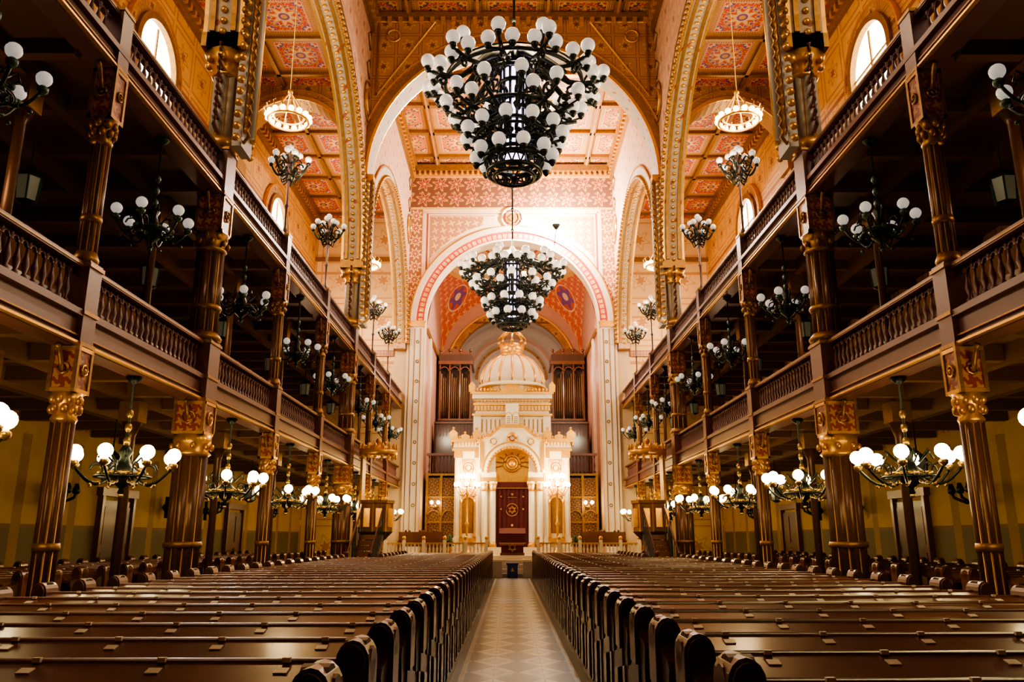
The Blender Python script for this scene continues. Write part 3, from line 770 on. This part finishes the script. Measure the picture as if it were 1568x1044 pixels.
b.band('x',Y-.42,Y-.3,0,4.35,1.05,1.16,m_gold,n=30); b.band('x',Y-.36,Y-.3,0,4.35,1.16,1.3,m_marble,n=30); b.band('x',Y-.40,Y-.3,0,4.35,1.3,1.37,m_gold,n=30)
b.band('x',Y+.15,Y+.3,0,4.35,0,1.05,m_gold,n=30)
b.box(-.75,.75,Y+.1,Y+.3,3.95,4.35,m_gold)
roundel(b,0,4.78,.36,Y+.1,m_dgold,m_gold); b.sph((0,Y+.16,4.78),.2,m_gold,12,8)
for k in range(9): a=pi*(k+.5)/9; b.tube([(.42*cos(a),Y+.12,4.6+.42*sin(a)),(.88*cos(a),Y+.12,4.42+.85*sin(a))],.03,m_dgold,5)
for k in range(25): a=pi*k/24; b.sph((1.11*cos(a),Y-.44,4.35+1.11*sin(a)),.05,m_gold,6,4)
b.prism([(-1.5,5.5),(1.5,5.5),(1.5,5.75),(.55,6.35),(-.55,6.35),(-1.5,5.75)],'x',Y-.28,38.,m_marble)
for s in(-1,1):
    b.tube([(s*1.55,Y-.32,5.72),(s*1.0,Y-.32,6.0),(s*.55,Y-.32,6.38),(s*.3,Y-.32,6.5)],.07,m_gold,6)
    b.sph((s*1.52,Y-.32,5.75),.12,m_gold,8,6)
    for k in range(7): t=k/6; b.sph((s*(1.45-t*1.0),Y-.34,5.88+t*.6),.06,m_gold,6,5,1.5)
    b.tube([(s*.85+.14*cos(t*pi/5),Y-.3,5.72+.14*sin(t*pi/5)) for t in range(10)],.03,m_gold,5,True)
b.box(-.5,.5,Y-.4,Y+.2,6.35,6.5,m_gold)
for s in(-1,1):
    b.box(s*.02,s*.3,Y-.3,Y-.15,6.5,6.9,m_marble); b.band('x',Y-.3,Y-.15,s*.16,6.9,0,.14,m_marble,n=10)
    b.band('x',Y-.32,Y-.13,s*.16,6.9,.13,.16,m_gold,n=10)
    for k in range(4): b.box(s*.07,s*.25,Y-.31,Y-.3,6.56+k*.09,6.59+k*.09,m_dgold)
roundel(b,0,5.88,.2,Y-.33,m_gold,m_red)
n=30; vs=[];fs=[]
for i in range(n+1):
    x=-.74+1.48*i/n
    for z in(1.1,3.95): vs.append((x,Y+.2+.04*sin(i*1.5),z))
for i in range(n): fs.append((2*i,2*i+2,2*i+3,2*i+1))
b.add(vs,fs,m_velvet,True)
b.box(-.74,.74,Y+.1,Y+.14,3.7,3.95,m_velvet); b.box(-.74,.74,Y+.08,Y+.1,3.66,3.69,m_gold)
for t in(0,pi):
    P=[(.17*cos(t+pi/2+2*pi*k/3),2.72+.17*sin(t+pi/2+2*pi*k/3)) for k in range(3)]
    for k in range(3): p,q=P[k],P[(k+1)%3]; b.tube([(p[0],Y+.13,p[1]),(q[0],Y+.13,q[1])],.015,m_gold,4)
b.tube([(.27*cos(t*pi/8),Y+.13,2.72+.27*sin(t*pi/8)) for t in range(16)],.015,m_gold,4,True)
for z in(1.9,3.25): b.box(-.2,.2,Y+.12,Y+.14,z,z+.03,m_dgold); b.sph((0,Y+.13,z+.14),.06,m_gold,8,6)
for s in(-1,1):
    for z in(1.8,2.75,3.3): b.sph((s*.5,Y+.13,z),.04,m_gold,6,5)
b.box(-1.7,1.7,Y+.2,38.3,5.8,7.75,m_marble)
b.box(-1.85,1.85,Y+.05,38.4,6.95,7.05,m_gold); b.box(-1.8,1.8,Y+.1,38.4,7.45,7.55,m_gold); b.box(-1.85,1.85,Y,38.45,7.75,7.95,m_marble); b.box(-1.92,1.92,Y-.05,38.45,7.95,8.05,m_gold)
for k in range(23): x=-1.7+k*.155; b.box(x-.04,x+.04,Y+.08,Y+.2,7.2,7.42,m_gold); b.sph((x,Y+.05,7.65),.055,m_gold,6,5)
for s in(-1,1):
    b.box(s*1.42,s*1.78,Y+.1,Y+.2,5.86,6.95,m_marble)
    b.prism([(s*1.85-.14,8.05),(s*1.85+.14,8.05),(s*1.85+.16,8.35),(s*1.85,8.55),(s*1.85-.16,8.35)],'x',Y-.05,Y+.08,m_gold)
    for k in range(5): b.box(s*(.55+k*.2),s*(.6+k*.2),Y+.17,Y+.2,6.2,6.8,m_dgold)
b.prism([(-.6,8.05),(.6,8.05),(0,8.6)],'x',Y-.05,Y+.1,m_gold); b.sph((0,Y,8.66),.1,m_gold,8,6); b.box(-.3,.3,Y-.06,Y+.2,6.9,7.5,m_marble)
for k in range(22): b.sph((-1.78+k*.169,Y,8.13),.065,m_gold,6,5,1.7)
dc=(0,37.2,8.05); b.lathe([(1.2,0),(1.2,.35),(1.6,.35),(1.62,.45),(1.5,.5)],m_marble,dc,24,False)
for k in range(24): a=2*pi*k/24; b.box(1.2*cos(a)-.04,1.2*cos(a)+.04,37.2+1.2*sin(a)-.04,37.2+1.2*sin(a)+.04,8.1,8.4,m_gold)
prof=[(1.5,.5),(1.52,.7),(1.46,1.0),(1.3,1.35),(1.05,1.65),(.75,1.85),(.5,1.95)]
b.lathe(prof,m_cream,dc,32,True)
for k in range(16):
    a=2*pi*k/16; b.tube([((r+.02)*cos(a),37.2+(r+.02)*sin(a),8.05+z) for r,z in prof],.05,m_gold,5)
b.lathe([(.6,1.9),(.62,2.0),(.5,2.05),(.55,2.2),(.62,2.5)],m_gold,dc,16)
for k in range(8):
    a=2*pi*k/8; c,s_=cos(a),sin(a); b.tube([(.6*c,37.2+.6*s_,10.5),(.65*c,37.2+.65*s_,10.85),(.4*c,37.2+.4*s_,11.15),(.08*c,37.2+.08*s_,11.25)],.05,m_gold,5); b.sph((.63*c,37.2+.63*s_,10.65),.08,m_gold,6,5)
b.sph((0,37.2,11.4),.16,m_gold,10,7); b.tube([(0,37.2,11.5),(0,37.2,11.9)],.04,m_gold,5)
b.obj('torah_ark')

# ark candelabra
b=MB(); b.lathe([(.25,0),(.28,.08),(.1,.2),(.05,.4),(.05,1.2),(.1,1.3),(.05,1.4),(.04,2.5),(.1,2.6),(.05,2.75),(.03,3.2)],m_gold,n=12)
for R,z,n in((.5,2.9,8),(.3,3.25,6)):
    for i in range(n):
        a=2*pi*i/n; scroll_arm(b,a,R,z-.2,z-.06,.022,m_gold,.04,.2); b.lathe([(.02,-.08),(.06,-.02),(.03,.0)],m_gold,(R*cos(a),R*sin(a),z),8); b.sph((R*cos(a),R*sin(a),z+.08),.09,m_lit2,8,6,1.25)
b.sph((0,0,3.4),.08,m_lit2,8,6,1.25)
me=b.mesh('ark_candelabrum')
for s in(-1,1):
    place('ark_candelabrum',me,(s*1.97,35.2,.8)); light('POINT','candelabrum_lamp',(s*1.97,34.9,4.5),210,(1,.70,.30),shadow_soft_size=.3)
b=MB(); b.lathe([(.14,0),(.2,.3),(.22,.34)],m_brown,n=12)
for k in range(40):
    a=random.random()*2*pi; r=.15+random.random()*.2; h=.35+random.random()*.5; b.tube([(0,0,.3),(r*.5*cos(a),r*.5*sin(a),h),(r*cos(a),r*sin(a),h*.9)],[.01,.035,.006],m_leaf,4)
me=b.mesh('potted_plant')
for s in(-1,1): place('potted_plant',me,(s*2.75,34.7,.8))
b=MB(); b.box(-.9,.9,-.02,.03,.35,.95,m_wood); b.box(-.9,.9,.03,.45,.38,.43,m_wood)
for q in(-.88,.83): b.box(q,q+.05,-.03,.45,0,.6,m_wood)
for q in(-.6,0,.6): b.sph((q,0,.98),.06,m_wood,8,6)
me=b.mesh('sanctuary_bench')
for s in(-1,1): place('sanctuary_bench',me,(s*3.9,35.6,.8),pi); place('sanctuary_bench',me,(s*3.9,34.4,.8),pi)

# screen behind the ark and organ loft
b=MB()
b.box(-4.27,4.27,YA+.3,YA+.6,.8,4.6,m_lattice); 
for z in(.8,2.2,3.4,4.5): b.box(-4.27,4.27,YA+.22,YA+.3,z,z+.1,m_dgold)
for k in range(9):
    for s in(-1,1):
        x=2.7+k*.18; baluster(b,s*x,YA+.45,4.65,.9,m_maroon)
b.box(-4.27,4.27,YA+.35,YA+.55,5.5,5.62,m_maroon); b.box(-4.27,4.27,YA+.3,43.2,4.4,4.6,m_dark)
for s in(-1,1):
    for x in(2.75,3.5,4.2): b.box(s*(x-.06),s*(x+.06),YA+.2,YA+.35,.8,4.6,m_dgold)
    b.band('x',YA+.2,YA+.3,s*3.12,2.5,.28,.34,m_dgold,n=12); b.band('x',YA+.2,YA+.3,s*3.85,2.5,.28,.34,m_dgold,n=12)
b.obj('choir_screen')
b=MB(); b.box(-4.27,4.27,43.5,YZ-.2,4.6,7.0,m_dark); b.box(-4.27,4.27,43.3,43.6,6.8,7.7,m_wood2)
for k in range(48): x=-4.1+k*.175; b.box(x-.02,x+.02,43.26,43.3,6.9,7.55,m_maroon)
b.box(-4.27,4.27,43.2,43.35,7.6,7.7,m_wood); b.box(-4.27,4.27,43.25,43.5,0,6.8,m_wood2)
b.obj('organ_loft')
for s in(-1,1):
    b=MB(); x0,x1=2.35,4.2
    b.box(s*x0,s*x1,45.,47.5,7.01,8.0,m_wood2); b.box(s*(x0-.1),s*(x1+.03),44.9,47.5,8.0,8.12,m_wood)
    b.box(s*x0,s*x1,45.9,47.5,8.1,11.2,m_wood2)
    for q in(x0,x0+.6,x0+1.2,x1-.09): b.box(s*q,s*(q+.09),44.95,46,8.1,11.3,m_wood); b.sph((s*(q+.04),45.,12.15),.1,m_wood,8,6); b.lathe([(.05,0),(.08,.1),(.04,.25)],m_wood,(s*(q+.04),45.05,11.9),8)
    b.box(s*(x0-.1),s*(x1+.05),44.85,47.5,11.3,11.5,m_wood); b.box(s*(x0-.05),s*(x1+.03),44.95,47.5,11.5,11.9,m_wood2)
    b.prism([(s*x0,11.9),(s*x1,11.9),(s*(x1-.5),12.25),(s*(x0+.5),12.25)],'x',45,45.3,m_wood)
    for k in range(3):
        base=x0+.12+k*.6
        b.band('x',44.95,45.02,s*(base+.24),10.9,.22,.28,m_wood,n=12)
        for j in range(4):
            x=base+.06+j*.12; h=2.3+.25*abs(j-1.5)
            b.lathe([(.015,0),(.052,.35),(.052,h),(.05,h+.01)],m_pipe,(s*x,45.25,8.12),8); b.box(s*x-.03,s*x+.03,45.18,45.22,8.5,8.56,m_iron)
    b.obj('pipe_organ_case')
b=MB(); b.box(-1.9,1.9,46.,47.6,7.01,9.2,m_wood2)
for k in range(22):
    x=-1.8+k*.17; h=1.2+.9*abs(x)/1.8; b.lathe([(.015,0),(.06,.3),(.06,h)],m_pipe,(x,45.85,8.0),8)
b.obj('organ_centre_pipes')

# sconces flanking ark
b=MB(); b.lathe([(.1,-.06),(.1,.06)],m_brass,(0,0,0),10); b.tube([(0,0,0),(0,-.2,-.08),(0,-.3,.05)],.025,m_brass,5)
for q in(-.16,.16): b.tube([(0,-.2,-.05),(q,-.3,-.02),(q,-.3,.1)],.018,m_brass,5); b.sph((q,-.3,.18),.09,m_lit,10,7)
me=b.mesh('lit_sconce')
for s in(-1,1): place('lit_sconce',me,(s*3.75,YA+.1,3.0)); light('POINT','sconce_lamp',(s*3.75,YA-.5,3.1),25,WARM,shadow_soft_size=.2)
b=MB(); b.sph((0,0,0),.12,m_iron,8,6); b.tube([(0,0,.3),(0,0,-.3)],.05,m_iron,6)
for q in(-1,0,1): b.tube([(0,0,0),(.2,q*.15,-.12),(.38,q*.32,.0),(.4,q*.34,.1)],.035,m_iron,5); b.lathe([(.06,0),(.09,.05),(.04,.22)],m_iron,(.4,q*.34,.08),8)
me=b.mesh('iron_sconce')
for s in(-1,1):
    for y in(7.6,10.5,14.3,17.2,23.2,26.2,32.4): place('iron_sconce',me,(s*(XO-.13),y,2.35),0 if s<0 else pi)
# doors
b=MB(); b.box(0,.08,-.75,.75,0,2.4,m_wood2); b.box(0,.14,-.87,-.75,0,2.5,m_wood); b.box(0,.14,.75,.87,0,2.5,m_wood); b.box(0,.16,-.95,.95,2.5,2.7,m_wood)
for q in(-.37,.37):
    for z in(.25,1.35): b.box(.08,.1,q-.27,q+.27,z,z+.9,m_wood2)
b.sph((.12,.06,1.1),.04,m_brass,8,6)
me=b.mesh('door')
k=1
for s in(-1,1):
    for y in(12.4,20.4,29.2): place('door_%d'%k,me,(s*XO,y,0),0 if s<0 else pi); k+=1

# pulpits
def pulpit(s):
    b=MB(); c=(0,0,0)
    b.lathe([(.35,0),(.35,.15),(.14,.3),(.12,1.1),(.2,1.3),(.55,1.65),(.6,1.7)],m_wood2,c,8,False)
    b.lathe([(.56,1.7),(.56,2.6),(.62,2.62),(.62,2.72)],m_dgold,c,8,False)
    for i in range(8):
        a=2*pi*(i+.5)/8; b.cb((.52*cos(a),.52*sin(a),2.15),(.2,.2,.6),m_gold)
        a=2*pi*i/8; b.tube([(.56*cos(a),.56*sin(a),1.7),(.56*cos(a),.56*sin(a),2.65)],.035,m_gold,5)
    b.box(s*.45,s*.53,-.3,.3,2.6,4.3,m_dgold)
    b.lathe([(.62,4.2),(.66,4.28),(.64,4.42),(.45,4.5),(.1,4.62)],m_gold,c,16)
    for i in range(16):
        a=2*pi*i/16; b.sph((.62*cos(a),.62*sin(a),4.5),.06,m_gold,6,5,1.8); b.sph((.6*cos(a),.6*sin(a),4.16),.05,m_gold,6,5,1.5)
    b.sph((0,0,4.72),.1,m_gold,8,6)
    for i in range(9):
        b.box(-.35,.35,-.6-.24*i-.24,-.6-.24*i,1.45-.17*i,1.6-.17*i,m_wood)
    for x in(-.35,.35):
        b.tube([(x,-.55,2.5),(x,-2.9,.95)],.035,m_maroon,6); b.prism([(-.55,1.6),(-2.9,.1),(-2.9,0),(-.55,1.3)],'y',x-.02,x+.02,m_wood2)
        for i in range(10): y=-.65-.24*i; b.tube([(x,y,1.55-.165*i),(x,y,2.45-.16*i)],.015,m_iron,4)
        b.lathe([(.05,0),(.05,1.05),(.07,1.1)],m_wood,(x,-2.95,0),8)
    return b
for s in(-1,1): pulpit(s).obj('pulpit',(s*4.6,27.1,0))

# ------------------------------------------------------------------ lights
for s in(-1,1):
    for yy,e in((7.6,170),(19.5,300),(31.3,420)):
        o=light('AREA','window_daylight',(s*(XO-.3),yy,13.),e,(1,.84,.56),shape='RECTANGLE',size=2.,size_y=3.6); aim(o,(0,yy,11)); 
    o=light('SPOT','ark_fill_spot',(s*5.1,24.,9.0),1900,(1,.84,.58),spot_size=radians(48),spot_blend=.6,shadow_soft_size=.2); aim(o,(0,37,6.2))  # added spot from the gallery side to brighten the ark, no fixture
    o=light('SPOT','ceiling_fill_spot',(s*5.0,28.5,9.),1900,(1,.74,.44),spot_size=radians(100),spot_blend=.8,shadow_soft_size=.3); aim(o,(0,33.5,20))  # added spot that brightens the far ceiling bay, no fixture
    o=light('SPOT','ceiling_fill_spot',(s*5.0,17.,9.),1100,(1,.74,.44),spot_size=radians(100),spot_blend=.8,shadow_soft_size=.3); aim(o,(0,24,20))  # second added spot, weaker, for the nearer ceiling bay
    light('POINT','apse_fill',(s*3.3,42.6,10.2),120,(1,.68,.46),shadow_soft_size=.4)  # unseen fill point added to brighten the apse
    light('POINT','sanctuary_bay_light',(s*7.4,35.5,11.),450,(1,.76,.46),shadow_soft_size=.5)  # bare point light in the end aisle bay, no fixture
light('POINT','arch_floodlight',(2.2,36.9,17.0),5200,(1,.93,.82),shadow_soft_size=.2)
light('POINT','apse_dome_fill',(0,42.,13.0),420,(1,.74,.48),shadow_soft_size=.5)  # added fill under the apse vault, not a real lamp
light('POINT','niche_fill',(0,49.6,11.0),130,(1,.80,.6),shadow_soft_size=.4)  # rear apse fill, added inside the niche
b=MB(); b.lathe([(.06,-.3),(.2,-.1),(.21,-.06)],m_iron,n=10); b.lathe([(.19,-.06),(.1,.0)],m_lit2,n=10); b.tube([(0,0,-.2),(0,.5,-.4),(0,1.57,-.4)],.03,m_iron,5); b.obj('arch_floodlight_fixture',(2.2,36.9,16.75))

w=bpy.data.worlds.new('world'); scene.world=w; w.use_nodes=True
w.node_tree.nodes['Background'].inputs[0].default_value=(.5,.4,.3,1); w.node_tree.nodes['Background'].inputs[1].default_value=.1
try: scene.view_settings.look='AgX - Medium High Contrast'
except Exception as e: print(e)

cam=bpy.data.cameras.new('camera'); co=bpy.data.objects.new('camera',cam); scene.collection.objects.link(co)
co.location=(-.1,0,1.5); co.rotation_euler=(radians(90+14.),0,radians(-.15)); cam.lens=27.75; cam.sensor_width=36; cam.clip_end=200
scene.camera=co
